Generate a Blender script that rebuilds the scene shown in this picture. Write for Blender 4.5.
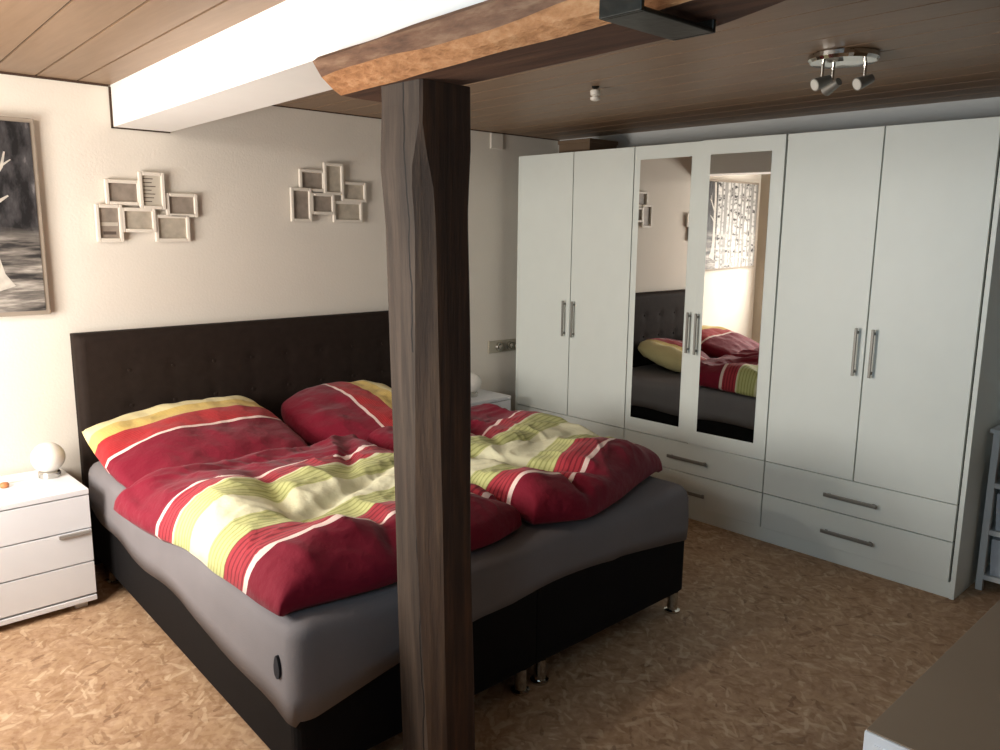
import bpy, bmesh, math, random
from mathutils import Vector, Matrix, noise

random.seed(7)
scene = bpy.context.scene
for o in list(bpy.data.objects):
    bpy.data.objects.remove(o)
col = scene.collection

# ------------------------------------------------------------------ camera
CX, CY, CZ = -3.7041, -3.8926, 1.5652
YAW, PITCH, ROLL, FPX = .7564, .1771, .0108, 806.83
f = Vector((math.sin(YAW)*math.cos(PITCH), math.cos(YAW)*math.cos(PITCH), -math.sin(PITCH)))
r0 = Vector((math.cos(YAW), -math.sin(YAW), 0)); u0 = r0.cross(f)
r = r0*math.cos(ROLL)+u0*math.sin(ROLL); u = -r0*math.sin(ROLL)+u0*math.cos(ROLL)
cam_data = bpy.data.cameras.new('camera'); cam = bpy.data.objects.new('camera', cam_data); col.objects.link(cam)
cam_data.sensor_width = 36; cam_data.lens = FPX*36/1000; cam_data.clip_start = .02
M4 = Matrix((r, u, -f)).transposed().to_4x4(); M4.translation = (CX, CY, CZ)
cam.matrix_world = M4
scene.camera = cam

# ------------------------------------------------------------------ world, lights, exposure
world = bpy.data.worlds.new('world'); scene.world = world; world.use_nodes = True
bg = world.node_tree.nodes['Background']; bg.inputs[0].default_value = (.75, .87, 1, 1); bg.inputs[1].default_value = .25

def area(name, loc, target, sx, sy, power, color, spread=180):
    d = bpy.data.lights.new(name, 'AREA'); d.shape = 'RECTANGLE'; d.size = sx; d.size_y = sy
    d.energy = power; d.color = color; d.spread = math.radians(spread)
    o = bpy.data.objects.new(name, d); col.objects.link(o); o.location = loc
    o.rotation_euler = (Vector(target)-Vector(loc)).to_track_quat('-Z', 'Y').to_euler()
    return o
# daylight through the window in the left wall, and through the one further along it, beside the camera
area('window_daylight_left', (-4.03, -.95, 1.20), (-1, -1.0, .95), 1.04, .78, 74, (1, .94, .87))
area('window_daylight_rear', (-4.03, -3.05, 1.62), (-.3, -2.9, 1.35), .85, .85, 9.5, (.60, .83, 1), 110)
# warm ceiling lamp near the left wall
lamp_d = bpy.data.lights.new('ceiling_lamp_light', 'POINT'); lamp_d.energy = 33; lamp_d.color = (1, .94, .86); lamp_d.shadow_soft_size = .06
lamp_o = bpy.data.objects.new('ceiling_lamp_light', lamp_d); col.objects.link(lamp_o); lamp_o.location = (-3.70, -1.25, 2.07)
vs = scene.view_settings
vs.view_transform = 'Standard'; vs.look = 'None'; vs.gamma = 1; vs.use_curve_mapping = False
vs.exposure = 0.0

# ------------------------------------------------------------------ material helpers
def s2l(c):
    return tuple(((x/255)/12.92 if x/255 <= .04045 else ((x/255+.055)/1.055)**2.4) for x in c)+(1,)
class NT:
    def __init__(s, name):
        s.m = bpy.data.materials.new(name); s.m.use_nodes = True
        s.t = s.m.node_tree; s.b = s.t.nodes['Principled BSDF']
    def n(s, typ, **kw):
        nd = s.t.nodes.new(typ)
        for k, v in kw.items(): setattr(nd, k, v)
        return nd
    def l(s, a, b): s.t.links.new(a, b)
    def val(s, x): return x
    def math(s, op, a, b=None, c=None):
        nd = s.n('ShaderNodeMath', operation=op)
        for i, x in enumerate((a, b, c)):
            if x is None: continue
            if isinstance(x, (int, float)): nd.inputs[i].default_value = x
            else: s.l(x, nd.inputs[i])
        return nd.outputs[0]
    def mix(s, fac, a, b):
        nd = s.n('ShaderNodeMix', data_type='RGBA')
        for i, x in ((0, fac), (6, a), (7, b)):
            if isinstance(x, (int, float)): nd.inputs[i].default_value = x
            elif isinstance(x, tuple): nd.inputs[i].default_value = x
            else: s.l(x, nd.inputs[i])
        return nd.outputs[2]
    def coord(s, kind='Object', scale=(1, 1, 1), rot=(0, 0, 0), loc=(0, 0, 0)):
        tc = s.n('ShaderNodeTexCoord'); mr = s.n('ShaderNodeMapping'); mp = s.n('ShaderNodeMapping')
        mr.inputs['Rotation'].default_value = rot
        mp.inputs['Scale'].default_value = scale; mp.inputs['Location'].default_value = loc
        s.l(tc.outputs[kind], mr.inputs[0]); s.l(mr.outputs[0], mp.inputs[0]); return mp.outputs[0]
    def noise(s, vec, scale=5, detail=4, rough=.5):
        nd = s.n('ShaderNodeTexNoise'); s.l(vec, nd.inputs['Vector'])
        nd.inputs['Scale'].default_value = scale; nd.inputs['Detail'].default_value = detail; nd.inputs['Roughness'].default_value = rough
        return nd.outputs[0]
    def ramp(s, fac, stops, interp='LINEAR'):
        nd = s.n('ShaderNodeValToRGB'); nd.color_ramp.interpolation = interp
        e = nd.color_ramp.elements
        while len(e) < len(stops): e.new(.5)
        for el, (p, c) in zip(e, stops): el.position = p; el.color = c
        s.l(fac, nd.inputs[0]); return nd.outputs[0]
    def bump(s, h, strength=.2, dist=.01):
        nd = s.n('ShaderNodeBump'); nd.inputs['Strength'].default_value = strength; nd.inputs['Distance'].default_value = dist
        s.l(h, nd.inputs['Height']); s.l(nd.outputs[0], s.b.inputs['Normal'])
    def base(s, c):
        if isinstance(c, tuple): s.b.inputs['Base Color'].default_value = c
        else: s.l(c, s.b.inputs['Base Color'])
    def set(s, rough=.5, metal=0, spec=.5):
        s.b.inputs['Roughness'].default_value = rough; s.b.inputs['Metallic'].default_value = metal
        s.b.inputs['Specular IOR Level'].default_value = spec

def simple(name, c, rough=.5, metal=0, spec=.5, var=.08, scale=8, bump=0, bscale=60):
    k = NT(name); a = s2l(c)
    nz = k.noise(k.coord(), scale, 4)
    b = tuple(x*(1-var*2) for x in a[:3])+(1,)
    k.base(k.mix(nz, tuple(min(1, x*(1+var)) for x in a[:3])+(1,), b))
    k.set(rough, metal, spec)
    if bump: k.bump(k.noise(k.coord(), bscale, 3), bump, .004)
    return k.m

M = {}
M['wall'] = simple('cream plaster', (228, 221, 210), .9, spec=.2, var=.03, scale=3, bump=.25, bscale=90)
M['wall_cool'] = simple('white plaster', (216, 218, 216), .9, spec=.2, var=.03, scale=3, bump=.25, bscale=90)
M['wall_far'] = simple('taupe plaster', (176, 166, 150), .9, spec=.2, var=.03, scale=3)  # unseen walls, toned darker to weaken the light they bounce
M['white_paint'] = simple('white painted board', (240, 238, 234), .6, spec=.3, var=.02)
M['wardrobe_white'] = simple('white wardrobe laminate', (228, 234, 228), .42, spec=.4, var=.02, bump=.03)
M['gap'] = simple('carcass with painted gap shade', (70, 70, 66), .8, spec=.1)  # carcass painted dark so the gaps between fronts look shaded
M['furniture_white'] = simple('white furniture laminate', (232, 234, 238), .4, spec=.4, var=.02)
M['rack_white'] = simple('white lacquered wood', (206, 206, 204), .45, var=.03)
M['steel'] = simple('brushed steel', (140, 138, 132), .5, .6, var=.05)
M['alu'] = simple('satin aluminium', (176, 172, 168), .5, .4)
M['chrome'] = simple('polished chrome', (200, 198, 192), .12, 1, var=.03)
M['leather'] = simple('dark brown faux leather', (46, 38, 34), .7, spec=.06, var=.15, scale=30, bump=.25, bscale=220)
M['leather_black'] = simple('black faux leather', (21, 20, 21), .7, spec=.1, var=.15, scale=30, bump=.2, bscale=220)
M['sheet'] = simple('grey jersey sheet', (124, 120, 122), .9, spec=.1, var=.06, scale=6, bump=.2, bscale=300)
M['slit'] = simple('dark mattress fabric', (52, 52, 56), .9, spec=.1)
M['globe'] = simple('opal glass', (235, 230, 222), .25, var=.01)
M['plastic_white'] = simple('white plastic', (226, 222, 212), .4, var=.02)
M['iron'] = simple('black wrought iron', (46, 46, 42), .38, .7, var=.2, scale=20, bump=.2)
M['card'] = simple('brown cardboard', (112, 92, 72), .85, var=.12)
M['basket'] = simple('white fabric basket', (196, 200, 206), .9, spec=.1, var=.08, scale=40, bump=.4, bscale=180)
M['dark_cloth'] = simple('dark maroon cloth', (52, 36, 36), .95, spec=.05, var=.2)
M['orange'] = simple('orange plastic', (196, 128, 80), .5)
M['dresser_top'] = simple('grey brown wood decor', (146, 126, 104), .5, var=.06, scale=4)
M['frame_white'] = simple('white picture frame', (228, 220, 208), .5, var=.03)
M['photo_grey'] = simple('grey photograph print', (160, 148, 136), .5, var=.3, scale=22)
M['photo_pale'] = simple('pale photograph print', (192, 182, 166), .5, var=.25, scale=26)
M['photo_text'] = simple('printed card', (198, 190, 176), .5, var=.06)
M['ink'] = simple('dark print', (92, 80, 72), .6)

def mirror_mat():
    k = NT('mirror glass'); k.base((.86, .87, .86, 1)); k.set(.01, 1); return k.m
M['mirror'] = mirror_mat()
def glass_mat():
    k = NT('window glass'); k.base((1, 1, 1, 1)); k.set(.0); k.b.inputs['Transmission Weight'].default_value = 1; k.b.inputs['IOR'].default_value = 1.02
    return k.m
M['glass'] = glass_mat()

def osb():
    k = NT('oriented strand board')
    big = k.noise(k.coord(), 1.3, 3)
    cur = k.ramp(k.noise(k.coord(), 24, 8, .7), [(.3, s2l((140, 106, 78))), (.52, s2l((178, 146, 116))), (.72, s2l((204, 178, 150)))])
    wob = k.n('ShaderNodeTexNoise'); k.l(k.coord(), wob.inputs['Vector']); wob.inputs['Scale'].default_value = 10; wob.inputs['Detail'].default_value = 3
    off = k.n('ShaderNodeVectorMath', operation='SCALE'); k.l(wob.outputs['Color'], off.inputs[0]); off.inputs['Scale'].default_value = 2.6
    for i, (ang, thr) in enumerate(((.3, .55), (1.25, .6), (2.0, .6), (2.75, .62), (.75, .66), (1.65, .68), (2.4, .7))):
        v = k.n('ShaderNodeTexVoronoi'); v.feature = 'F1'
        vec = k.coord(scale=(8.5+i, 32+5*i, 1), rot=(0, 0, ang), loc=(i*3.1, i*1.7, 0))
        add = k.n('ShaderNodeVectorMath', operation='ADD'); k.l(vec, add.inputs[0]); k.l(off.outputs[0], add.inputs[1])
        k.l(add.outputs[0], v.inputs['Vector']); v.inputs['Scale'].default_value = 1
        sep = k.n('ShaderNodeSeparateColor'); k.l(v.outputs['Color'], sep.inputs[0])
        mask = k.math('MULTIPLY', k.math('GREATER_THAN', sep.outputs[0], thr), k.ramp(v.outputs['Distance'], [(.38, (1, 1, 1, 1)), (.52, (0, 0, 0, 1))]))
        mask = k.math('MULTIPLY', mask, .58)
        colr = k.ramp(sep.outputs[1], [(0, s2l((96, 64, 42))), (.08, s2l((146, 112, 80))), (.5, s2l((180, 148, 114))), (.85, s2l((206, 178, 146))), (1, s2l((222, 200, 170)))])
        cur = k.mix(mask, cur, colr)
    cur = k.mix(k.math('MULTIPLY', big, .35), cur, s2l((152, 118, 90)))
    k.base(cur); k.set(.6, 0, .25)
    k.bump(k.noise(k.coord(), 40, 4), .12, .003)
    return k.m
M['osb'] = osb()

def planks_mat():
    k = NT('brown ceiling panel')
    nz = k.noise(k.coord(scale=(18, 1.2, 1)), 3, 6, .6)
    k.base(k.ramp(nz, [(.2, s2l((122, 98, 76))), (.8, s2l((142, 116, 92)))])); k.set(.45, 0, .35)
    return k.m
M['planks'] = planks_mat()
M['groove'] = simple('dark panel groove', (66, 46, 32), .8)

def hewn(name, dark, mid, light, stretch=(26, 26, 1.6), rough=.75, crack=None, bump=.5):
    k = NT(name)
    nz = k.noise(k.coord(scale=stretch), 1.6, 8, .62)
    blot = k.noise(k.coord(scale=(3, 3, 2)), 1.4, 3)
    c = k.ramp(nz, [(.25, s2l(dark)), (.5, s2l(mid)), (.78, s2l(light))])
    c = k.mix(k.math('MULTIPLY', blot, .5), c, s2l(dark))
    if crack:
        tc = k.n('ShaderNodeTexCoord'); sp = k.n('ShaderNodeSeparateXYZ'); k.l(tc.outputs['Object'], sp.inputs[0])
        wob = k.noise(k.coord(scale=(0, 0, 3)), 1.5, 4)
        d = k.math('ABSOLUTE', k.math('SUBTRACT', sp.outputs[1], k.math('MULTIPLY_ADD', wob, .05, crack-.025)))
        wd = k.math('MULTIPLY', k.math('GREATER_THAN', k.noise(k.coord(scale=(0, 0, 1)), 1.3, 2), .42), .0028)
        c = k.mix(k.math('LESS_THAN', d, wd), c, s2l((22, 16, 13)))
    k.base(c); k.set(rough, 0, .3); k.bump(nz, bump, .008)
    return k.m
M['post_left'] = hewn('weathered grey brown oak', (46, 37, 31), (72, 59, 49), (98, 82, 69), crack=-2.325, bump=.35)
M['post_front'] = hewn('shade darkened brown oak', (42, 28, 20), (70, 47, 33), (108, 70, 43))  # front of the post: shade put into a darker, browner oak
M['post_mid'] = hewn('brown oak edge', (56, 42, 34), (82, 62, 48), (110, 84, 62))
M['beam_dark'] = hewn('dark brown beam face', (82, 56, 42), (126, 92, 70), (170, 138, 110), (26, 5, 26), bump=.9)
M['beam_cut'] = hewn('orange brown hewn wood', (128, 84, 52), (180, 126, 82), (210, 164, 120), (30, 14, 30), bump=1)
M['beam_under'] = hewn('dark beam underside', (60, 40, 30), (98, 68, 52), (128, 92, 70), (20, 1.6, 20))  # darker copy of the beam face, with underside shade in the colour

def stripes(name, stops, pins):
    """bands across the cloth, read from UV.y; pins: (lo, hi, colour) bands of fine pinstripes"""
    k = NT(name)
    tc = k.n('ShaderNodeTexCoord'); sp = k.n('ShaderNodeSeparateXYZ'); k.l(tc.outputs['UV'], sp.inputs[0])
    v = sp.outputs[1]
    c = k.ramp(v, [(p, s2l(cc)) for p, cc in stops], 'CONSTANT')
    w = k.math('FRACT', k.math('MULTIPLY', v, 62.0))
    thin = k.math('LESS_THAN', w, .32)
    for lo, hi, cc in pins:
        mk = k.math('MULTIPLY', k.math('GREATER_THAN', v, lo), k.math('LESS_THAN', v, hi))
        c = k.mix(k.math('MULTIPLY', k.math('MULTIPLY', mk, thin), .75), c, s2l(cc))
    fade = k.noise(k.coord(), 9, 3)
    k.base(c); k.set(.8, 0, .2)
    k.b.inputs['Sheen Weight'].default_value = .1
    k.bump(k.noise(k.coord(scale=(1, 1, 1)), 13, 4, .5), .35, .03)
    return k.m
RED = (120, 16, 40); RPIN = (168, 54, 64); WHT = (232, 208, 200); GRN = (196, 197, 136); LIME = (220, 217, 184)
M['duvet'] = stripes('striped satin duvet cover',
    [(0, RED), (.345, WHT), (.36, RPIN), (.435, LIME), (.445, GRN), (.54, LIME), (.67, GRN), (.76, RPIN), (.845, WHT), (.863, RED)],
    [(.36, .435, (104, 18, 34)), (.445, .54, (150, 154, 88)), (.67, .76, (150, 154, 88)), (.76, .845, (104, 18, 34))])
M['pillow'] = stripes('striped satin pillow cover',
    [(0, (226, 212, 160)), (.19, (218, 190, 112)), (.33, (176, 46, 48)), (.51, WHT), (.535, RED)],
    [(.19, .33, (196, 164, 88)), (.33, .51, (130, 20, 34))])

def painting_mat():
    k = NT('black and white birch wood painting')
    tc = k.n('ShaderNodeTexCoord'); sp = k.n('ShaderNodeSeparateXYZ'); k.l(tc.outputs['Generated'], sp.inputs[0])
    X, Z = sp.outputs[0], sp.outputs[2]
    back = k.noise(k.coord('Generated', (7, 1, 2.2)), 2.4, 5, .6)
    mist = k.noise(k.coord('Generated', (2.5, 1, 14)), 1.6, 5, .6)
    lower = k.ramp(k.math('MULTIPLY_ADD', mist, .16, Z), [(.47, (1, 1, 1, 1)), (.54, (0, 0, 0, 1))])
    up = k.ramp(back, [(.42, s2l((24, 23, 25))), (.62, s2l((72, 70, 72))), (.78, s2l((150, 146, 146)))])
    lo = k.ramp(mist, [(.4, s2l((46, 44, 44))), (.55, s2l((120, 114, 108))), (.72, s2l((196, 190, 180)))])
    c = k.mix(lower, up, lo)
    c = k.mix(k.math('MULTIPLY', k.math('LESS_THAN', X, .78), .42), c, s2l((196, 194, 190)))
    wob = k.noise(k.coord('Generated', (1, 1, 1.4)), 2.2, 3)
    xx = k.math('MULTIPLY_ADD', wob, .05, X)
    spots = k.noise(k.coord('Generated', (10, 1, 20)), 1.2, 5)
    bark = k.ramp(spots, [(.36, s2l((44, 42, 42))), (.46, s2l((180, 178, 174))), (.7, s2l((216, 213, 208)))])
    for x0, w0 in ((.06, .022), (.15, .012), (.215, .028), (.30, .013), (.365, .02), (.44, .03), (.52, .014), (.575, .02), (.665, .012), (.74, .03)):
        msk = k.math('LESS_THAN', k.math('ABSOLUTE', k.math('SUBTRACT', xx, x0+.025)), w0)
        c = k.mix(msk, c, bark)
    k.base(c); k.set(.6, 0, .3)
    return k.m
M['painting'] = painting_mat()
M['birch'] = simple('painted birch bark', (196, 190, 180), .6, var=.25, scale=30)
M['canvas_edge'] = simple('grey canvas edge', (150, 138, 124), .8)

# ------------------------------------------------------------------ mesh helpers
def bx(bm, x0, x1, y0, y1, z0, z1, bev=0, mi=0):
    vs_ = [bm.verts.new((x, y, z)) for x in (x0, x1) for y in (y0, y1) for z in (z0, z1)]
    fs = [bm.faces.new([vs_[i] for i in q]) for q in ((0, 1, 3, 2), (4, 6, 7, 5), (0, 4, 5, 1), (2, 3, 7, 6), (0, 2, 6, 4), (1, 5, 7, 3))]
    for q in fs: q.material_index = mi
    if bev:
        es = {e for q in fs for e in q.edges}
        bmesh.ops.bevel(bm, geom=list(es), offset=bev, segments=2, affect='EDGES', profile=.5)
def cyl(bm, p0, p1, ra, rb=None, n=20, cap=True):
    rb = ra if rb is None else rb
    p0, p1 = Vector(p0), Vector(p1); d = (p1-p0).normalized()
    a = d.orthogonal().normalized(); b = d.cross(a)
    R = []
    for p, rr in ((p0, ra), (p1, rb)):
        R.append([bm.verts.new(p+(a*math.cos(t)+b*math.sin(t))*rr) for t in [2*math.pi*i/n for i in range(n)]])
    for i in range(n): bm.faces.new((R[0][i], R[0][(i+1) % n], R[1][(i+1) % n], R[1][i]))
    if cap: bm.faces.new(R[0][::-1]); bm.faces.new(R[1])
def lathe(bm, prof, c, n=32):
    R = []
    for rr, z in prof:
        R.append([bm.verts.new((c[0]+rr*math.cos(2*math.pi*i/n), c[1]+rr*math.sin(2*math.pi*i/n), c[2]+z)) for i in range(n)])
    for A, B in zip(R, R[1:]):
        for i in range(n): bm.faces.new((A[i], A[(i+1) % n], B[(i+1) % n], B[i]))
    bm.faces.new(R[0][::-1]); bm.faces.new(R[-1])
def tube(bm, pts, rad, n=8):
    pts = [Vector(p) for p in pts]; R = []
    for i, p in enumerate(pts):
        d = (pts[min(i+1, len(pts)-1)]-pts[max(i-1, 0)]).normalized()
        a = d.cross(Vector((0, 0, 1)));  a = a.normalized() if a.length > .01 else Vector((1, 0, 0))
        b = d.cross(a)
        R.append([bm.verts.new(p+(a*math.cos(t)+b*math.sin(t))*rad) for t in [2*math.pi*j/n for j in range(n)]])
    for A, B in zip(R, R[1:]):
        for j in range(n): bm.faces.new((A[j], A[(j+1) % n], B[(j+1) % n], B[j]))
    bm.faces.new(R[0][::-1]); bm.faces.new(R[-1])
def obj(name, bm, mats, parent=None, smooth=False, autos=False):
    bmesh.ops.recalc_face_normals(bm, faces=bm.faces)
    me = bpy.data.meshes.new(name); bm.to_mesh(me); bm.free()
    for m in (mats if isinstance(mats, (list, tuple)) else [mats]): me.materials.append(m)
    if smooth:
        for p in me.polygons: p.use_smooth = True
    o = bpy.data.objects.new(name, me); col.objects.link(o)
    if parent is not None:
        o.parent = parent; o.matrix_parent_inverse = Matrix.Translation(-parent.location)
    return o
def boxobj(name, dims, mat, parent=None, bev=0):
    bm = bmesh.new(); bx(bm, *dims, bev=bev); return obj(name, bm, mat, parent)
def tag(o, label, cat, group=None):
    o['label'] = label; o['category'] = cat
    if group: o['group'] = group
    return o
def thing(name, label, cat, loc, group=None):
    o = bpy.data.objects.new(name, None); col.objects.link(o); o.location = loc; o.empty_display_size = .1
    return tag(o, label, cat, group)
def struct(o): o['kind'] = 'structure'; return o
def copy_thing(t, loc, label):
    rr = t.copy(); col.objects.link(rr); rr.location = loc; rr['label'] = label
    for ch in t.children:
        c = ch.copy(); col.objects.link(c); c.parent = rr
        for g in ch.children:
            q = g.copy(); col.objects.link(q); q.parent = c
    return rr
def fbm(x, y, z=0, s=1): return noise.fractal(Vector((x*s, y*s, z*s)), 1.0, 2.0, 4)

# ------------------------------------------------------------------ the room
HC = 2.178; XL, XR, YF = -3.92, .5, -5.6
struct(boxobj('floor', (XL-.1, XR+.1, YF-.1, .1, -.1, 0), M['osb']))
# ceiling of long brown panels with dark grooves between them
bm = bmesh.new(); x = XL-.1; SKEW = .065
bx(bm, XL-.1, XR+.1, YF-.1, .1, HC+.006, HC+.1, mi=1)
PW = .16
for i in range(34):
    x0 = -4.40+i*PW; x1 = x0+PW-.009
    a = []
    for z in (HC, HC+.008):
        a += [(x0, 0, z), (x1, 0, z), (x1-SKEW*5.6*.9+.0, -5.6, z), (x0-SKEW*5.6*.9, -5.6, z)]
    vv = [bm.verts.new((p[0]+.1, p[1], p[2])) for p in a]
    for q in ((0, 1, 2, 3), (4, 7, 6, 5), (0, 4, 5, 1), (1, 5, 6, 2), (2, 6, 7, 3), (3, 7, 4, 0)): bm.faces.new([vv[j] for j in q])
struct(obj('ceiling', bm, [M['planks'], M['groove']]))
struct(boxobj('wall_back', (XL-.1, XR+.1, 0, .1, 0, HC), M['wall']))
struct(boxobj('wall_right', (XR, XR+.1, YF, 0, 0, HC), M['wall_cool']))
def wall_with_hole(name, axis, pos, thick, a0, a1, h0, h1, w0, w1, mat):
    bm = bmesh.new()
    for (s0, s1, z0, z1) in ((a0, w0, 0, HC), (w1, a1, 0, HC), (w0, w1, 0, h0), (w0, w1, h1, HC)):
        if axis == 'x': bx(bm, pos-thick, pos, s0, s1, z0, z1)
        else: bx(bm, s0, s1, pos-thick, pos, z0, z1)
    return struct(obj(name, bm, mat))
bm = bmesh.new()
for (s0, s1, z0, z1) in ((YF, -3.55, 0, HC), (-3.55, -2.55, 0, 1.15), (-3.55, -2.55, 2.08, HC), (-2.55, -1.5, 0, HC), (-1.5, -.40, 0, .78), (-1.5, -.40, 1.62, HC), (-.40, 0, 0, HC)):
    bx(bm, XL-.12, XL, s0, s1, z0, z1)
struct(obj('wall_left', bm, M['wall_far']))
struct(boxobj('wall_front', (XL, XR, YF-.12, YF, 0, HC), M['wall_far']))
def window(name, axis, pos, w0, w1, h0, h1):
    bm = bmesh.new(); t = .05
    def b(s0, s1, z0, z1):
        if axis == 'x': bx(bm, pos-.09, pos-.04, s0, s1, z0, z1, .004)
        else: bx(bm, s0, s1, pos-.09, pos-.04, z0, z1, .004)
    b(w0, w0+t, h0, h1); b(w1-t, w1, h0, h1); b(w0+t, w1-t, h0, h0+t); b(w0+t, w1-t, h1-t, h1); mid = (w0+w1)/2; b(mid-.03, mid+.03, h0+t, h1-t)
    o = struct(obj(name, bm, M['white_paint']))
    return o
window('window_1', 'x', XL, -1.5, -.40, .78, 1.62)
window('window_2', 'x', XL, -3.55, -2.55, 1.15, 2.08)
# boxed-in white beam under the ceiling
def prism(bm, rings, mi=None):
    R = [[bm.verts.new(p) for p in ring] for ring in rings]; n = len(R[0]); fs = []
    for A, B in zip(R, R[1:]):
        for i in range(n):
            q = bm.faces.new((A[i], A[(i+1) % n], B[(i+1) % n], B[i])); fs.append(q)
            if mi: q.material_index = mi[i]
    bm.faces.new(R[0][::-1]); bm.faces.new(R[-1])
bm = bmesh.new()
prism(bm, [[(-2.41+SKEW*y, y, 2.0), (-2.158+SKEW*y, y, 2.0), (-2.158+SKEW*y, y, HC), (-2.41+SKEW*y, y, HC)] for y in (0, -5.6)])
struct(obj('trim_1', bm, M['white_paint']))
# thin brown edging where the ceiling and the white beam meet the back wall
bm = bmesh.new()
bx(bm, XL, -2.42, -.010, 0, HC-.009, HC); bx(bm, -2.15, XR, -.006, 0, HC-.005, HC)
bx(bm, -2.419, -2.411, -.008, 0, 1.994, HC-.009); bx(bm, -2.419, -2.16, -.008, 0, 1.994, 1.9995)
struct(obj('trim_2', bm, M['groove']))

# ------------------------------------------------------------------ timber post, beam and strap
def post():
    bm = bmesh.new(); rings = []
    N = 40
    for i in range(N+1):
        z = 1.90*i/N
        t = z/1.9
        # corners of the section: left face x=-2.55, front face y=-2.38
        wob = lambda s, a=.006: a*.6*noise.noise(Vector((s, z*1.6, 1.3)))
        lean = .018+.044*(1-t)
        xl = -2.552+lean+wob(1)-.010*max(0, 1-abs(z-1.72)/.14)
        xr_ = -2.402+lean*.9+wob(2)+.013*min(1, max(0, (z-1.60)/.16))+.003*math.sin(z*6)
        yf = -2.382+wob(3); yb = -2.225+wob(4)
        k1 = min(1, max(0, (1.80-z)/.12))
        low = max(0, 1-abs(z-.85)/.7)
        chx = .006+.030*k1+wob(5, .003); chy = .006+(.030+.030*low)*k1+wob(6, .004)
        rings.append([(xl+.003, yb, z), (xl, yb-.012, z), (xl-.002, (yf+chy+yb)/2, z), (xl, yf+chy, z), (xl+chx, yf, z), (xl+chx+.03, yf-.002, z), (xr_-.012, yf+.001, z), (xr_, yf+.012, z), (xr_-.002, yb-.02, z), (xr_-.014, yb, z)])
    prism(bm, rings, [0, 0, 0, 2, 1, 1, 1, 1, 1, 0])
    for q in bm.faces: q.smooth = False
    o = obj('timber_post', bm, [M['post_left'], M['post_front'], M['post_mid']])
    tag(o, 'dark hewn timber post standing on the floor at the foot of the bed', 'post')
post()
def beam():
    bm = bmesh.new(); rings = []
    ys = [-2.03, -2.045]+[-2.08-.03*i for i in range(52)]
    for k, y in enumerate(ys):
        d = y+2.04; w = lambda s, a=.004: a*noise.noise(Vector((s*3.1, y*5, .7)))
        sh = .085*d
        tl = -2.610+.065*d; bl = -2.520+.10*d; br = -2.375+.085*d; tr = -2.385+.065*d
        if y < -3.08: br -= .45*(-3.08-y)**1.2
        end = .004 if k == 0 else 0
        rings.append([(tl+.018+end+w(1), y, 1.984+w(12)), (tl+.010+w(2), y, 1.975+w(2)), (tl+.032+w(3), y, 1.943+w(4, .010)), (bl-.022+w(5), y, 1.918+w(6, .010)),
                      (bl+w(7, .010), y, 1.902+w(8, .003)), ((bl+br)/2, y, 1.900), (br-.008+w(9), y, 1.900), (br+.004+w(10), y, 1.912), (br+w(11), y, 1.95), (tr+w(12), y, 1.998)])
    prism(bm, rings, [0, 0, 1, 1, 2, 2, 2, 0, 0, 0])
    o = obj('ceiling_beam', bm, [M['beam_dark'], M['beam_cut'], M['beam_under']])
    tag(o, 'rough brown timber beam resting on top of the dark post', 'beam')
beam()
t = thing('beam_strap', 'black iron strap wrapped under the brown timber beam', 'bracket', (-2.55, -3.04, 1.88))
bm = bmesh.new(); bx(bm, -2.705, -2.525, -3.13, -3.05, 1.880, 1.887, .002); obj('base_plate', bm, M['iron'], t)
bm = bmesh.new(); bx(bm, -2.713, -2.705, -3.13, -3.05, 1.880, 1.995, .002); obj('side_plate', bm, M['iron'], t)
bm = bmesh.new(); bx(bm, -2.525, -2.517, -3.13, -3.05, 1.880, 1.995, .002); obj('side_plate', bm, M['iron'], t)
bm = bmesh.new(); cyl(bm, (-2.713, -3.09, 1.95), (-2.722, -3.09, 1.95), .014, n=6); obj('bolt', bm, M['steel'], t)

# ------------------------------------------------------------------ bed
BH = -.09; BF = -2.12; SB = .045
def bxs(y, x): return x+SB*(y-BH)        # bed sides run very slightly out of square
bed = thing('double_bed', 'dark upholstered double bed with tufted headboard and grey sheet', 'bed', (-1.76, -1.1, 0))
BL, BR = -2.660, -.85
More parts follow.
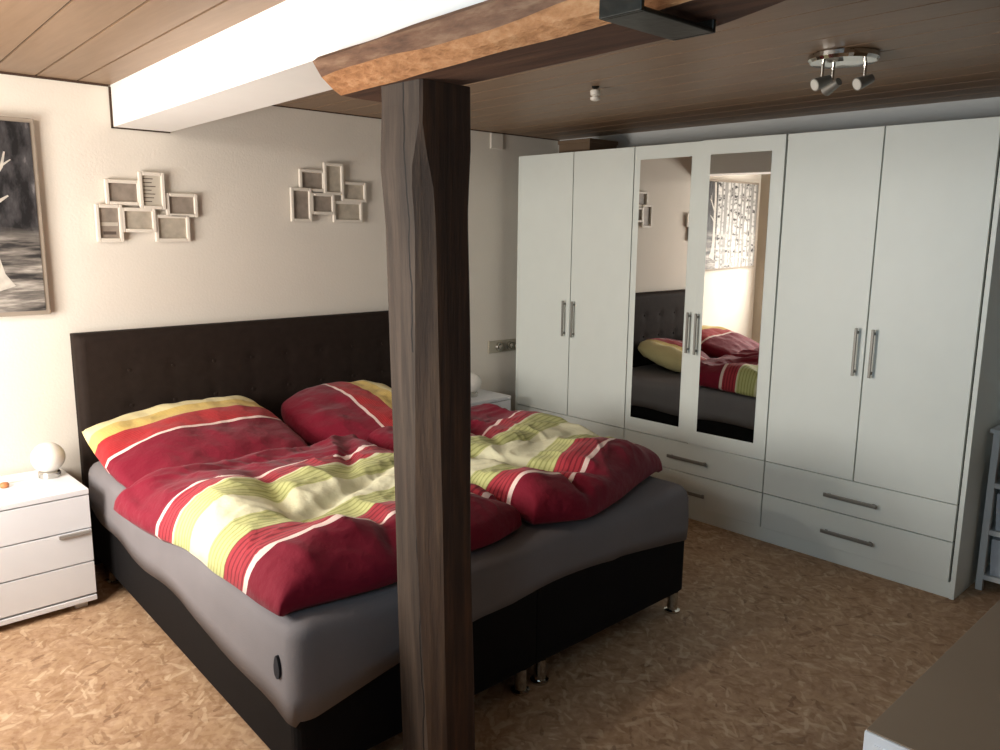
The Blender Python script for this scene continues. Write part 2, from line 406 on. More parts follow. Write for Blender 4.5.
# headboard, tufted front
def headboard():
    bm = bmesh.new()
    nx, nz = 90, 50; x0, x1, z0, z1 = BL, -.82, .03, 1.098
    btn = []
    for i in range(9):
        for j in range(3): btn.append((x0+.215+i*.2, .92-.165*j))
    g = {}
    for i in range(nx+1):
        for j in range(nz+1):
            X = x0+(x1-x0)*i/nx; Z = z0+(z1-z0)*j/nz
            e = min(X-x0, x1-X, Z-z0, z1-Z); y = -.092+.02*max(0, 1-e/.02)**2
            for (bx_, bz_) in btn:
                dd = (X-bx_)**2+(Z-bz_)**2
                if dd < .02: y += .006*math.exp(-dd/.0008)
            if .5 < Z:
                for j2 in range(3): y += .0018*math.exp(-((Z-(.92-.165*j2))/.010)**2)
                for i2 in range(9): y += .0014*math.exp(-((X-(x0+.215+i2*.2))/.010)**2) if Z < .94 else 0
            g[i, j] = bm.verts.new((X, y, Z))
    for i in range(nx):
        for j in range(nz): bm.faces.new((g[i, j], g[i+1, j], g[i+1, j+1], g[i, j+1]))
    # sides and back
    rim = [(i, 0) for i in range(nx+1)]+[(nx, j) for j in range(1, nz+1)]+[(i, nz) for i in range(nx-1, -1, -1)]+[(0, j) for j in range(nz-1, 0, -1)]
    bk = [bm.verts.new((g[q].co.x, -.012, g[q].co.z)) for q in rim]
    n = len(rim)
    for i in range(n): bm.faces.new((g[rim[i]], g[rim[(i+1) % n]], bk[(i+1) % n], bk[i]))
    bm.faces.new(bk)
    hb = obj('headboard', bm, M['leather'], bed, smooth=True)
    for (X, Z) in btn:
        bm = bmesh.new(); cyl(bm, (X, -.080, Z), (X, -.0895, Z), .010, .007, 12); obj('button', bm, M['leather'], hb)
headboard()
# box base: two boxes side by side
def bedbox(xa, xb):
    bm = bmesh.new()
    prs = []
    y0, y1 = -.10, BF; z0, z1 = .085, .40; b = .012
    sec = [(z0, b), (z0+b, 0), (z1-b, 0), (z1, b)]
    rc = .045
    for z, ins in sec:
        ring = []
        for (X, Y, sx, sy, a0, rnd) in ((xa, y0, 1, -1, 90, 0), (xa, y1, 1, 1, 180, xa < -2), (xb, y1, -1, 1, 270, xb > -1.2), (xb, y0, -1, -1, 0, 0)):
            q = rc if rnd else .004
            for i in range(7):
                t = math.radians(a0+90*i/6); ring.append((bxs(Y, X)+sx*(ins+q)+q*math.cos(t), Y+sy*(ins+q)+q*math.sin(t), z))
        prs.append(ring)
    prism(bm, prs)
    return bm
cx0 = (BL+BR)/2
obj('bed_base', bedbox(BL, cx0-.001), M['leather_black'], bed)
obj('bed_base', bedbox(cx0+.001, BR), M['leather_black'], bed)
def leg_bm(X, Y):
    bm = bmesh.new(); cyl(bm, (X, Y, .012), (X, Y, .09), .022, n=18); lathe(bm, [(.030, 0), (.033, .004), (.033, .010), (.024, .014)], (X, Y, 0), 18); return bm
for X, Y in ((-1.895, -2.095), (-1.80, -2.095), (-1.00, -2.095), (-2.71, -2.06), (-2.625, -.25), (-.9, -.2)):
    obj('leg', leg_bm(X, Y), M['chrome'], bed, smooth=False)
# mattress under a fitted grey sheet
MT = .545
def sheet():
    bm = bmesh.new()
    xa, xb, ya, yb = BL-.012, BR+.012, -.115, BF-.012
    def per(ins, n=26, rc=.07):
        pts = []; rc2 = max(.01, rc-ins*.6)
        cs = [((xa+ins+rc2), (yb+ins+rc2), math.pi), ((xb-ins-rc2), (yb+ins+rc2), 1.5*math.pi), ((xb-ins-rc2), (ya-ins-rc2), 0), ((xa+ins+rc2), (ya-ins-rc2), .5*math.pi)]
        for ci, (cx, cy, a0) in enumerate(cs):
            for q in range(9):
                a = a0+math.pi/2*q/8; pts.append((cx+rc2*math.cos(a), cy+rc2*math.sin(a)))
            nx = cs[(ci+1) % 4]; a1 = nx[2]
            e = (nx[0]+rc2*math.cos(a1), nx[1]+rc2*math.sin(a1)); s = pts[-1]
            for q in range(1, n): pts.append((s[0]+(e[0]-s[0])*q/n, s[1]+(e[1]-s[1])*q/n))
        return pts
    def hem(X, Y):
        if Y < yb+.06 and X > xa+.02:                       # foot
            t = (X-xa)/(xb-xa)
            z = .265+.10*math.sin(min(1, t/.42)*math.pi/2) if t < .42 else .365+.02*math.sin((t-.42)/.3*math.pi) if t < .72 else .375-.06*((t-.72)/.28)
            return z-.0
        if X < xa+.06:                       # left side
            t = (Y-yb)/(ya-yb)
            return .245+.055*min(1, t/.35)+.010*math.sin(t*17)+(.08*((t-.85)/.15)**2 if t > .85 else 0)
        return .34+.01*math.sin(Y*9)
    rings = []
    for ins, kk in ((0, 0), (-.004, .35), (-.002, .7), (0, 1.0)):
        ring = []
        for (X, Y) in per(ins):
            h = hem(X, Y); z = h+(MT-.05-h)*kk
            w = .006*noise.noise(Vector((X*5, Y*5, z*4)))
            ring.append((bxs(Y, X)+w, Y+w, z))
        rings.append(ring)
    for ins, z in ((.006, MT-.03), (.02, MT-.012), (.045, MT), (.10, MT+.003)):
        rings.append([(bxs(Y, X), Y, z+.004*noise.noise(Vector((X*4, Y*4, 2)))) for X, Y in per(ins)])
    # inner lip so the hem reads as cloth
    lip = [(bxs(Y, X), Y, hem(X, Y)+.002) for X, Y in per(.008)]
    prism(bm, [lip]+rings)
    sh = obj('mattress', bm, M['sheet'], bed, smooth=True)
    # dark slit in the folded corner of the sheet
    bm = bmesh.new(); P = []
    for i in range(14):
        a = 2*math.pi*i/14
        P.append(bm.verts.new((bxs(-2.04, xa)-.0085, -2.038+.015*math.cos(a)*(1-.3*math.sin(a)), .405+.034*math.sin(a))))
    P2 = [bm.verts.new(v.co+Vector((.012, 0, 0))) for v in P]
    bm.faces.new(P); bm.faces.new(P2[::-1])
    for i in range(14): bm.faces.new((P[i], P2[i], P2[(i+1) % 14], P[(i+1) % 14]))
    s = obj('corner_slit', bm, M['slit'], sh); s['label'] = 'dark slit in the folded sheet corner'
sheet()

# ------------------------------------------------------------------ duvets and pillows
def coons(P, a, b):
    """P: dict of four edge polylines head, foot, left, right (left/right run head->foot)"""
    def at(L, t):
        t *= len(L)-1; i = min(int(t), len(L)-2); q = t-i
        # Catmull-Rom
        p0 = Vector(L[max(i-1, 0)]); p1 = Vector(L[i]); p2 = Vector(L[i+1]); p3 = Vector(L[min(i+2, len(L)-1)])
        return .5*((2*p1)+(p2-p0)*q+(2*p0-5*p1+4*p2-p3)*q*q+(3*p1-p0-3*p2+p3)*q**3)
    h, ft, l, rr = at(P['head'], a), at(P['foot'], a), at(P['left'], b), at(P['right'], b)
    c00, c10, c01, c11 = (Vector(P['head'][0]), Vector(P['head'][-1]), Vector(P['foot'][0]), Vector(P['foot'][-1]))
    return (1-b)*h+b*ft+(1-a)*l+a*rr-((1-a)*(1-b)*c00+a*(1-b)*c10+(1-a)*b*c01+a*b*c11)
def duvet(name, P, base, thick, seed, label, creases=(), puffs=(), warp=.0, ew=.16):
    bm = bmesh.new(); uvl = bm.loops.layers.uv.new('UVMap')
    N, K = 110, 130; top = {}; bot = {}; UV = {}
    for i in range(N+1):
        for j in range(K+1):
            a = i/N; b = j/K
            p = coons(P, a, b)
            ea = min(a, 1-a)*.95; eb = min(b, 1-b)*1.25; e = 1/(1/max(ea, 1e-4)**3+1/max(eb, 1e-4)**3)**(1/3)
            q = min(1, e/ew); prof = math.sqrt(max(0, 1-(1-q)**2))
            z0 = base(p.x, p.y)
            h = thick*prof
            # quilted puffs and folds
            n1 = noise.noise(Vector((p.x*3.1+seed, p.y*3.4, seed*.7)))
            n2 = noise.noise(Vector((p.x*7.0+seed, p.y*6.5, seed*1.9)))
            rid = 1-abs(noise.noise(Vector((p.x*4.2+seed*2, p.y*3.0+.8*p.x, 5.1+seed))))*2
            r2 = 1-2.2*abs(noise.noise(Vector((p.x*6.5+1.5*n1+seed, p.y*5.2+2*n2, 9.3+seed))))
            h += prof*(.030*n1+.014*n2+.018*max(0, rid)**2-.009+.008*max(0, r2)**2+.002*noise.noise(Vector((p.x*19, p.y*17, seed))))
            for (cx, cy, dx, dy, ln, wd, am) in creases:
                X = p.x-cx; Y = p.y-cy; s = X*dx+Y*dy; t = -X*dy+Y*dx
                h += am*prof*math.exp(-(t/wd)**2)*math.exp(-(s/ln)**4)
            for (cx, cy, rx, ry, am) in puffs:
                h += am*prof*math.exp(-((p.x-cx)/rx)**2-((p.y-cy)/ry)**2)
            dr = Vector((n2*.010*(1-prof), n1*.02*(1-prof), 0))
            top[i, j] = bm.verts.new((p.x+dr.x, p.y+dr.y, z0+.018+max(.004, h)))
            UV[i, j] = (a, b+warp*math.sin(a*5+seed)+.012*noise.noise(Vector((a*4, b*4, seed))))
            if i in (0, N) or j in (0, K): bot[i, j] = None
    for i in range(N+1):
        for j in range(K+1):
            p = top[i, j].co; s = .97
            q = coons(P, i/N, j/K); c = coons(P, .5, .5)
            q = c+(q-c)*.975
            bot[i, j] = bm.verts.new((q.x, q.y, base(q.x, q.y)+.004))
    def face(vs_, keys):
        ff = bm.faces.new(vs_)
        for lp, kq in zip(ff.loops, keys): lp[uvl].uv = UV[kq]
        ff.smooth = True
    for i in range(N):
        for j in range(K):
            ks = [(i, j), (i+1, j), (i+1, j+1), (i, j+1)]
            face([top[q] for q in ks], ks); face([bot[q] for q in ks[::-1]], ks[::-1])
    rim = [(i, 0) for i in range(N+1)]+[(N, j) for j in range(1, K+1)]+[(i, K) for i in range(N-1, -1, -1)]+[(0, j) for j in range(K-1, 0, -1)]
    for A, B in zip(rim, rim[1:]+rim[:1]): face([top[A], bot[A], bot[B], top[B]], [A, A, B, B])
    o = obj(name, bm, M['duvet']); tag(o, label, 'duvet', 'striped duvets on the bed'); return o
def base_bed(x, y):
    xa = bxs(y, BL-.012); xb = bxs(y, BR+.012); d = min(x-xa, xb-x, y-(BF-.012))
    if d > .05: return MT+.003
    d = max(d, -.03)
    return MT+.003-.012*((.05-d)/.05)**2
PL = dict(head=[(-2.79, -.86), (-2.5, -.85), (-2.2, -.85), (-1.95, -.85), (-1.71, -.84)],
          left=[(-2.79, -.86), (-2.785, -1.1), (-2.755, -1.4), (-2.765, -1.7), (-2.76, -2.06)],
          foot=[(-2.76, -2.06), (-2.45, -2.10), (-2.2, -2.07), (-2.0, -2.07), (-1.83, -2.03)],
          right=[(-1.71, -.84), (-1.755, -1.0), (-1.775, -1.4), (-1.81, -1.75), (-1.83, -2.03)])
duvet('duvet', PL, base_bed, .105, 1.7, 'red and lime striped duvet on the left half of the bed, left of the post',
      creases=[(-2.2, -1.55, .9, .35, .35, .035, -.03), (-2.45, -1.5, .2, 1, .35, .04, -.028), (-2.0, -1.2, .5, .85, .3, .035, -.025), (-2.35, -1.95, .35, .95, .14, .03, -.03), (-1.95, -1.85, .7, -.7, .16, .03, -.03), (-2.35, -.98, 1, .1, .4, .05, -.02)],
      puffs=[(-2.55, -1.35, .16, .2, .025), (-2.2, -1.3, .18, .14, .03), (-1.95, -1.35, .14, .18, .03), (-2.5, -1.93, .18, .12, .035), (-2.1, -1.92, .16, .10, .03), (-2.62, -1.5, .10, .2, .015)])
PR = dict(head=[(-1.68, -.85), (-1.45, -.85), (-1.25, -.84), (-1.05, -.80), (-.93, -.82)],
          left=[(-1.68, -.85), (-1.715, -1.05), (-1.745, -1.4), (-1.79, -1.75), (-1.805, -2.06)],
          foot=[(-1.805, -2.06), (-1.62, -2.13), (-1.4, -2.10), (-1.15, -2.02), (-.91, -1.95)],
          right=[(-.93, -.82), (-.90, -1.1), (-.88, -1.4), (-.88, -1.7), (-.91, -1.95)])
duvet('duvet', PR, lambda x, y: base_bed(x, y)+.012, .105, 4.3, 'crumpled red and lime striped duvet on the wardrobe side of the bed',
      creases=[(-1.52, -1.75, .35, -.95, .30, .04, -.05), (-1.55, -2.0, .2, 1, .14, .03, -.035), (-1.2, -1.55, .9, -.3, .3, .04, -.035), (-1.35, -1.3, .4, .9, .25, .04, -.03)],
      puffs=[(-1.75, -1.95, .10, .14, .05), (-1.25, -1.9, .22, .13, .04), (-1.05, -1.35, .15, .2, .02), (-1.35, -1.45, .15, .12, .03)], warp=.012)
def pillow(name, label, loc, rot, sx, sy, th, seed, spin=0, kr=.12):
    bm = bmesh.new(); uvl = bm.loops.layers.uv.new('UVMap'); N = 56
    g = {}
    for side in (1, -1):
        for i in range(N+1):
            for j in range(N+1):
                a = 2*i/N-1; b = 2*j/N-1
                pin = 1-.10*(1-a*a)*b*b*0-.0
                X = a*sx/2*(1-.07*(1-abs(a))*0-.06*(1-b*b)); Y = b*sy/2*(1-.06*(1-a*a))
                X = a*math.sqrt(1-kr*b*b)*sx/2; Y = b*math.sqrt(1-kr*a*a)*sy/2
                pf = (max(0, 1-a**2)*max(0, 1-b**2))**.36
                w = .020*noise.noise(Vector((a*1.7+seed, b*1.9, side*2+seed)))+.008*noise.noise(Vector((a*5+seed, b*5, side)))
                z = side*(th/2*pf+w*min(1, pf*2))
                if side == -1: z *= .8
                if i in (0, N) or j in (0, N):
                    if side == -1: g[i, j, -1] = g[i, j, 1]; continue
                    z = .004*noise.noise(Vector((a*3, b*3, seed)))
                g[i, j, side] = bm.verts.new((X, Y, z))
    def uv(i, j):
        a = i/N; b = 1-j/N
        return (a, b+.01*math.sin(a*4))
    for side in (1, -1):
        for i in range(N):
            for j in range(N):
                ks = [(i, j), (i+1, j), (i+1, j+1), (i, j+1)]
                if side == -1: ks = ks[::-1]
                ff = bm.faces.new([g[q[0], q[1], side] for q in ks]); ff.smooth = True
                for lp, q in zip(ff.loops, ks): lp[uvl].uv = uv(*q)
    Rm = Matrix.Translation(loc) @ Matrix.Rotation(rot[2], 4, 'Z') @ Matrix.Rotation(rot[1], 4, 'Y') @ Matrix.Rotation(rot[0], 4, 'X') @ Matrix.Rotation(spin, 4, 'Z')
    bmesh.ops.transform(bm, matrix=Rm, verts=bm.verts)
    for v in bm.verts: v.co.z = max(v.co.z, MT+.007)
    o = obj(name, bm, M['pillow']); return tag(o, label, 'pillow', 'striped pillows at the headboard')
pillow('pillow', 'yellow and red striped pillow at the left end of the headboard', (-2.305, -.49, .632), (math.radians(14), math.radians(-3.5), math.radians(1)), .80, .70, .19, 2.0)
pillow('pillow', 'red striped pillow with its edge turned up, behind the post', (-1.49, -.475, .622), (math.radians(12), math.radians(-4), math.radians(-4)), .76, .68, .20, 6.0, math.radians(-90), .4)

# ------------------------------------------------------------------ wardrobe
wd = thing('wardrobe', 'wide white six-door wardrobe with two mirrored doors in the middle', 'wardrobe', (.25, -1.5, 0))
WY0 = -.136; U = .45; WH = 2.03
YEND = WY0-6*U-.006
bm = bmesh.new(); bx(bm, .022, XR-.012, YEND, WY0, .03, WH-.022); obj('carcass', bm, M['gap'], wd)
bm = bmesh.new(); bx(bm, -.001, XR-.012, YEND-.02, YEND, 0, WH, .002); obj('side_panel', bm, M['wardrobe_white'], wd)
bm = bmesh.new(); bx(bm, .002, XR-.012, WY0, WY0+.02, 0, WH, .002); obj('side_panel', bm, M['wardrobe_white'], wd)
bm = bmesh.new(); bx(bm, .022, XR-.012, YEND, WY0, WH-.022, WH-.002); obj('top_panel', bm, M['wardrobe_white'], wd)
bm = bmesh.new(); bx(bm, .008, .021, YEND, WY0, 0, .072); obj('plinth', bm, M['wardrobe_white'], wd)
def handle(parent, y0, y1, z0, z1):
    bm = bmesh.new()
    if z1-z0 > y1-y0:
        bx(bm, -.030, -.020, y0, y1, z0, z1, .002)
        for z in (z0+.02, z1-.02): bx(bm, -.022, .0, y0+.002, y1-.002, z-.006, z+.006)
    else:
        bx(bm, -.030, -.020, y0, y1, z0, z1, .002)
        for y in (y0+.02, y1-.02): bx(bm, -.022, .0, y-.006, y+.006, z0+.002, z1-.002)
    return obj('handle', bm, M['steel'], parent)
def child(o, parent):
    pass
DZ = .4275
for k in range(6):
    ya = WY0-U*k-.003; yb = WY0-U*(k+1)+.003
    bm = bmesh.new(); bx(bm, 0, .020, yb, ya, DZ, WH, .0015)
    mirror = k in (2, 3)
    d = obj('door', bm, M['wardrobe_white'], wd)
    hy = yb+.035 if k % 2 == 0 else ya-.035
    kids = []
    if mirror:
        d['label'] = 'white framed door with a tall mirror panel'
        my0, my1 = (-1.412, -1.080) if k == 2 else (-1.868, -1.538)
        bm = bmesh.new(); bx(bm, -.0022, .0, my0, my1, .507, 1.957); kids.append(obj('mirror_panel', bm, M['mirror']))
        hy = -1.449 if k == 2 else -1.512
    bm = bmesh.new(); bx(bm, -.030, -.020, hy-.006, hy+.006, .926, 1.146, .002)
    for z in (.946, 1.126): bx(bm, -.022, .0, hy-.004, hy+.004, z-.006, z+.006)
    kids.append(obj('handle', bm, M['steel']))
    for q in kids:
        q.parent = d; q.matrix_parent_inverse = Matrix.Identity(4)
    if k == 3:      # this door stands a touch ajar on its right-hand hinges
        P_ = Vector((0, yb, 0))
        R_ = Matrix.Translation(P_) @ Matrix.Rotation(math.radians(2.15), 4, 'Z') @ Matrix.Translation((0, 0, DZ)) @ Matrix.Rotation(math.radians(-.35), 4, 'Y') @ Matrix.Translation((0, 0, -DZ)) @ Matrix.Translation(-P_)
        d.data.transform(R_)
        for q in kids: q.data.transform(R_)
for un in range(3):
    ya = WY0-2*U*un-.003; yb = WY0-2*U*(un+1)+.003
    for z0, z1, hz in ((.2585, .4235, .337), (.075, .2535, .155)):
        bm = bmesh.new(); bx(bm, 0, .02, yb, ya, z0, z1, .0015); d = obj('drawer', bm, M['wardrobe_white'], wd)
        yc = (ya+yb)/2; bm = bmesh.new(); bx(bm, -.030, -.020, yc-.125, yc+.125, hz-.009, hz+.009, .003)
        for y in (yc-.105, yc+.105): bx(bm, -.022, 0, y-.006, y+.006, hz-.004, hz+.004)
        q = obj('handle', bm, M['steel']); q.parent = d
bm = bmesh.new(); bx(bm, .10, .36, -.62, -.37, WH, WH+.075, .004)
bx(bm, .095, .365, -.625, -.365, WH+.062, WH+.085, .003)
tag(obj('cardboard_box', bm, M['card']), 'brown flat box lying on top of the white wardrobe', 'box')

# ------------------------------------------------------------------ nightstands and lamps
def nightstand(label, x0, x1, y0, y1, zt, hand):
    t = thing('nightstand', label, 'nightstand', ((x0+x1)/2, (y0+y1)/2, 0), 'white nightstands beside the bed')
    bm = bmesh.new(); bx(bm, x0+.002, x1-.002, y0+.022, y1, .045, zt-.024); obj('carcass', bm, M['gap'], t)
    for a, b in ((x0, x0+.016), (x1-.016, x1)):
        bm = bmesh.new(); bx(bm, a, b, y0+.019, y1, .04, zt-.022); obj('side_panel', bm, M['furniture_white'], t)
    bm = bmesh.new(); bx(bm, x0, x1, y0, y1, zt-.022, zt, .002); obj('top_panel', bm, M['furniture_white'], t)
    bm = bmesh.new(); bx(bm, x0, x1, y0, y1, .030, .052, .002); obj('bottom_panel', bm, M['furniture_white'], t)
    h = (zt-.027-.055)/3
    for i in range(3):
        z1 = zt-.027-i*h; z0 = z1-h+.006
        bm = bmesh.new(); bx(bm, x0+.001, x1-.001, y0+.001, y0+.019, z0, z1, .001); d = obj('drawer', bm, M['furniture_white'], t)
        if i == 1 and hand: a, b = x1-.125, x1-.004
        elif i == 2 and hand: a, b = x0+.004, x0+.125
        else: continue
        bm = bmesh.new(); bx(bm, a, b, y0-.010, y0+.001, z1-.016, z1-.002, .001)
        obj('handle', bm, M['alu'], None).parent = d
        d.children[0].matrix_parent_inverse = d.matrix_parent_inverse.inverted() @ d.matrix_parent_inverse
    for X in (x0+.04, x1-.06):
        for Y in (y0+.05, y1-.05):
            bm = bmesh.new(); bx(bm, X-.018, X+.03, Y-.018, Y+.018, 0, .032); obj('foot', bm, M['furniture_white'], t)
    return t
NZL = .512
nightstand('white three-drawer nightstand left of the bed, under the painting', -3.26, -2.756, -.45, -.03, NZL, True)
nightstand('white nightstand to the right of the bed, mostly hidden by the post', -.74, -.225, -.31, -.03, .54, True)
def lamp(label, x, y, z):
    t = thing('table_lamp', label, 'lamp', (x, y, z), 'globe lamps on the nightstands')
    bm = bmesh.new(); lathe(bm, [(.040, 0), (.043, .004), (.043, .024), (.037, .030), (.02, .031)], (x, y, z), 32); obj('lamp_base', bm, M['chrome'], t, smooth=False)
    bm = bmesh.new(); R = .066; prof = []
    for i in range(25):
        a = math.radians(-62+152*i/24); prof.append((max(.002, R*math.cos(a)), .086+R*.97*math.sin(a)))
    lathe(bm, prof, (x, y, z), 36); obj('lamp_globe', bm, M['globe'], t, smooth=True)
    return t
lp = lamp('white glass globe lamp on the nightstand under the painting', -2.828, -.175, NZL)
bm = bmesh.new(); tube(bm, [(-2.88, -.175, NZL+.005), (-2.93, -.165, NZL+.004), (-2.99, -.17, NZL+.006), (-3.04, -.19, NZL+.004), (-3.10, -.18, NZL+.004)], .004); obj('cord', bm, M['plastic_white'], lp)
lamp('white glass globe lamp right of the post, by the socket', -.43, -.16, .54)
bm = bmesh.new(); lathe(bm, [(.012, 0), (.016, .003), (.018, .012), (.014, .02), (.004, .022)], (-3.005, -.215, NZL), 16)
tag(obj('trinket', bm, M['orange'], smooth=True), 'small orange object lying beside the globe lamp on the nightstand', 'trinket')

# ------------------------------------------------------------------ wall things
def frame_bm(x0, x1, z0, z1, y, b=.016, d=.018):
    bm = bmesh.new()
    bx(bm, x0, x0+b, y-d, y, z0, z1, .003); bx(bm, x1-b, x1, y-d, y, z0, z1, .003)
    bx(bm, x0+b, x1-b, y-d, y, z0, z0+b, .003); bx(bm, x0+b, x1-b, y-d, y, z1-b, z1, .003)
    return bm
def collage(label, frames):
    t = thing('photo_collage', label, 'picture frame', ((frames[0][0]+frames[-1][1])/2, 0, 1.65), 'white collage frames on the wall')
    for n, (x0, x1, z0, z1, m, txt) in enumerate(frames):
        y = -.006 if n % 2 else -.012
        fr = obj('frame', frame_bm(x0, x1, z0, z1, y), M['frame_white'], t)
        bm = bmesh.new(); bx(bm, x0+.012, x1-.012, y-.006, y-.001, z0+.012, z1-.012)
        mats = [M[m], M['ink'], M['photo_text']]
        if txt == 'lines':
            for q in range(7):
                w = (x1-x0-.05)*(.5+.5*random.random()); zz = z1-.028-q*.017
                bx(bm, x0+.022, x0+.022+w, y-.0068, y-.0058, zz-.004, zz, mi=1)
        if txt == 'bands':
            bx(bm, x0+.02, x1-.02, y-.0068, y-.0058, z0+.070, z0+.086, mi=2); bx(bm, x0+.03, x1-.03, y-.0068, y-.0058, z0+.032, z0+.046, mi=1)
        p_ = obj('photo', bm, mats); p_.parent = fr
        p_.matrix_parent_inverse = fr.matrix_parent_inverse.inverted() @ fr.matrix_parent_inverse
collage('white collage of six small frames on the wall, beside the painting',
    [(-2.52, -2.405, 1.497, 1.662, 'photo_grey', 'bands'), (-2.47, -2.315, 1.660, 1.772, 'photo_grey', ''), (-2.325, -2.208, 1.645, 1.812, 'photo_text', 'lines'),
     (-2.205, -2.055, 1.612, 1.722, 'photo_grey', ''), (-2.412, -2.258, 1.540, 1.650, 'photo_pale', ''), (-2.262, -2.098, 1.497, 1.622, 'photo_pale', '')])
collage('white collage of six small frames on the wall, beside the post',
    [(-1.562, -1.440, 1.600, 1.775, 'photo_grey', ''), (-1.505, -1.350, 1.758, 1.872, 'photo_grey', ''), (-1.362, -1.240, 1.745, 1.912, 'photo_pale', ''),
     (-1.250, -1.090, 1.712, 1.820, 'photo_pale', ''), (-1.446, -1.300, 1.640, 1.752, 'photo_grey', ''), (-1.306, -1.118, 1.600, 1.715, 'photo_pale', '')])
# birch painting
pt = thing('painting', 'large black and white birch forest painting hanging at the left edge', 'painting', (-3.13, -.01, 1.19))
PX0, PX1, PZ0, PZ1 = -3.80, -2.735, 1.19, 2.0
bm = bmesh.new(); bx(bm, PX0, PX1, -.038, -.002, PZ0, PZ1, .002); obj('stretcher', bm, M['canvas_edge'], pt)
bm = bmesh.new(); bx(bm, PX0+.018, PX1-.018, -.041, -.0375, PZ0+.018, PZ1-.018, mi=0)
def ribbon(bm, pts, mi, y=-.0418):
    R = []
    for i, (X, Z, w) in enumerate(pts):
        a = pts[max(i-1, 0)]; b = pts[min(i+1, len(pts)-1)]; dx, dz = b[0]-a[0], b[1]-a[1]; L = math.hypot(dx, dz); nx, nz = -dz/L, dx/L
        R.append((bm.verts.new((X+nx*w, y, Z+nz*w)), bm.verts.new((X-nx*w, y, Z-nz*w))))
    for A, B in zip(R, R[1:]):
        q = bm.faces.new((A[0], A[1], B[1], B[0])); q.material_index = mi
ribbon(bm, [(-2.905, 1.30, .050), (-2.925, 1.36, .034), (-2.935, 1.45, .024), (-2.935, 1.6, .02), (-2.938, 1.8, .018), (-2.93, 1.975, .016)], 1)
ribbon(bm, [(-2.93, 1.72, .010), (-2.90, 1.76, .009), (-2.87, 1.80, .006), (-2.855, 1.86, .003)], 1, -.0420)
ribbon(bm, [(-2.875, 1.80, .005), (-2.835, 1.83, .002)], 1, -.0421)
ribbon(bm, [(-2.93, 1.62, .010), (-2.90, 1.655, .008), (-2.855, 1.685, .003)], 1, -.0422)
obj('canvas', bm, [M['painting'], M['birch']], pt)
# double socket with two plugs
t = thing('wall_socket', 'double wall socket with two silver plugs beside the wardrobe', 'socket', (-.02, 0, .79))
bm = bmesh.new(); bx(bm, -.145, .10, -.012, 0, .765, .845, .003); obj('socket_plate', bm, simple('grey beige plate', (176, 168, 150), .4), t)
for X in (-.055, .045):
    bm = bmesh.new(); cyl(bm, (X, -.012, .803), (X, -.030, .803), .030, .026, 24); cyl(bm, (X, -.030, .803), (X, -.045, .80), .018, .014, 20); obj('plug', bm, M['chrome'], t)
bm = bmesh.new(); bx(bm, -.14, -.035, -.012, 0, 2.075, HC-.006, .003)
tag(obj('junction_box', bm, M['wall']), 'small white box under the ceiling in the corner of the back wall', 'junction box')

# ------------------------------------------------------------------ ceiling things
t = thing('ceiling_spotlight', 'round chrome ceiling light with three small spots above the wardrobe doors', 'ceiling light', (-.83, -2.56, HC))
bm = bmesh.new(); lathe(bm, [(.112, 0), (.116, -.004), (.116, -.018), (.108, -.028), (.06, -.034), (.004, -.036)], (-.83, -2.56, HC), 44); obj('mounting_plate', bm, M['chrome'], t, smooth=False)
ctr = Vector((-.83, -2.56, HC))
for off, dr in (((-.055, .045), (-.80, .40, -.35)), ((.045, .055), (.3, .8, -.3)), ((.03, -.065), (-.80, .40, -.35))):
    b0 = ctr+Vector((off[0], off[1], -.03)); b1 = b0+Vector((0, 0, -.050)); dv = Vector(dr).normalized()
    bm = bmesh.new(); cyl(bm, b0, b1, .006, n=12); st = obj('arm', bm, M['chrome'], t)
    bm = bmesh.new(); c = b1+Vector((0, 0, -.014)); cyl(bm, c-dv*.034, c+dv*.030, .014, .022, 24); hd = obj('spot_head', bm, M['steel'], t)
    bm = bmesh.new(); cyl(bm, c+dv*.0302, c+dv*.032, .019, .018, 24); lz = obj('lens', bm, M['plastic_white']); lz.parent = hd
    lz.matrix_parent_inverse = Matrix.Identity(4)
SX, SY = -.93, -1.53
t = thing('ceiling_sensor', 'small white cylinder fitting hanging from the brown ceiling right of the beam', 'ceiling fitting', (SX, SY, HC))
bm = bmesh.new(); lathe(bm, [(.016, 0), (.016, -.006), (.008, -.010), (.008, -.016)], (SX, SY, HC), 24); obj('mount', bm, M['iron'], t)
bm = bmesh.new(); lathe(bm, [(.018, -.014), (.022, -.018), (.021, -.036), (.012, -.040)], (SX, SY, HC), 24); obj('body', bm, M['plastic_white'], t)
bm = bmesh.new(); lathe(bm, [(.012, -.039), (.012, -.044), (.022, -.046), (.020, -.056), (.01, -.060)], (SX, SY, HC), 24); obj('cap', bm, M['plastic_white'], t)

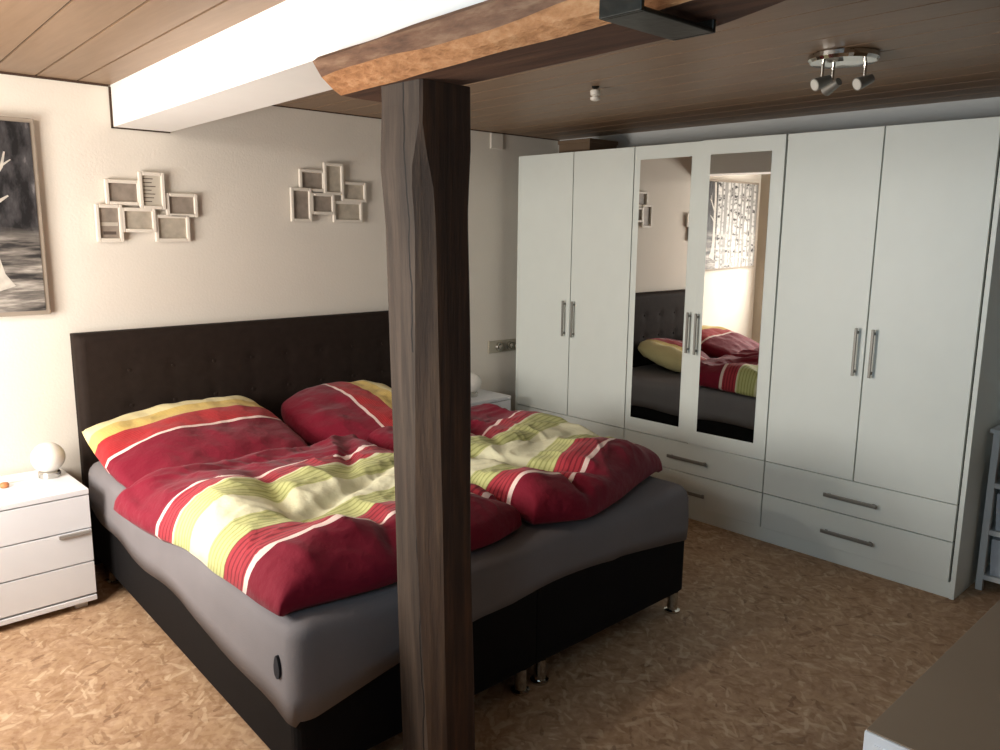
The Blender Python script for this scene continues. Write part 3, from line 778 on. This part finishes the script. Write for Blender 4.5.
# ------------------------------------------------------------------ white rack with baskets (right edge)
RX0, RX1, RY0, RY1 = .20, .485, -3.32, -2.885
t = thing('shelf_rack', 'narrow white shelf rack beside the wardrobe end panel', 'rack', ((RX0+RX1)/2, (RY0+RY1)/2, 0))
bm = bmesh.new(); bx(bm, RX0-.012, RX1, RY0-.012, RY1+.012, .722, .740, .003); obj('top_board', bm, M['rack_white'], t)
for X in (RX0, RX1-.028):
    for Y in (RY0, RY1-.028):
        bm = bmesh.new(); bx(bm, X, X+.028, Y, Y+.028, 0, .722, .002); obj('leg', bm, M['rack_white'], t)
for z in (.500, .285, .075):
    bm = bmesh.new(); bx(bm, RX0+.003, RX0+.022, RY0+.028, RY1-.028, z-.022, z); bx(bm, RX1-.022, RX1-.003, RY0+.028, RY1-.028, z-.022, z)
    bx(bm, RX0+.022, RX1-.022, RY0+.006, RY1-.006, z-.014, z-.004); obj('shelf', bm, M['rack_white'], t)
def basket(z, label):
    bm = bmesh.new(); prism(bm, [[(RX0+.032-k*.006, RY0+.045-k*.008, zz), (RX1-.038+k*.004, RY0+.045-k*.008, zz), (RX1-.038+k*.004, RY1-.045+k*.008, zz), (RX0+.032-k*.006, RY1-.045+k*.008, zz)] for zz, k in ((z-.003, 0), (z+.08, .7), (z+.165, 1))])
    tag(obj('basket', bm, M['basket']), label, 'basket', 'white baskets in the rack')
basket(.285, 'white fabric basket on the middle shelf of the rack')
basket(.075, 'white fabric basket on the lowest shelf of the rack')
bm = bmesh.new()
for i in range(3): bx(bm, RX0+.03, RX1-.04, RY0+.05, RY1-.04, .497+i*.03, .525+i*.03, .010)
tag(obj('folded_cloth', bm, M['dark_cloth']), 'dark folded cloth on the upper shelf of the rack', 'cloth')

# ------------------------------------------------------------------ dresser in the near corner
DX0, DX1, DY0, DY1, DH = -2.335, -1.15, -3.84, -3.395, .70
t = thing('dresser', 'white dresser with a grey brown top at the bottom right corner', 'dresser', ((DX0+DX1)/2, (DY0+DY1)/2, 0))
bm = bmesh.new(); bx(bm, DX0+.004, DX1, DY0, DY1-.002, DH-.003, DH, .001); obj('top_board', bm, M['dresser_top'], t)
bm = bmesh.new(); bx(bm, DX0, DX1, DY0, DY1, .05, DH-.003, .002); obj('body', bm, M['furniture_white'], t)
bm = bmesh.new(); bx(bm, DX0-.003, DX0, DY0+.02, DY1-.018, .10, DH-.020, .001); obj('side_board', bm, M['furniture_white'], t)
for X in (DX0+.03, DX1-.07):
    for Y in (DY0+.03, DY1-.07):
        bm = bmesh.new(); bx(bm, X, X+.04, Y, Y+.04, 0, .052); obj('foot', bm, M['furniture_white'], t)

# parts are modelled in place: rebase every mesh so that a parented part sits where it was drawn
bpy.context.view_layer.update()
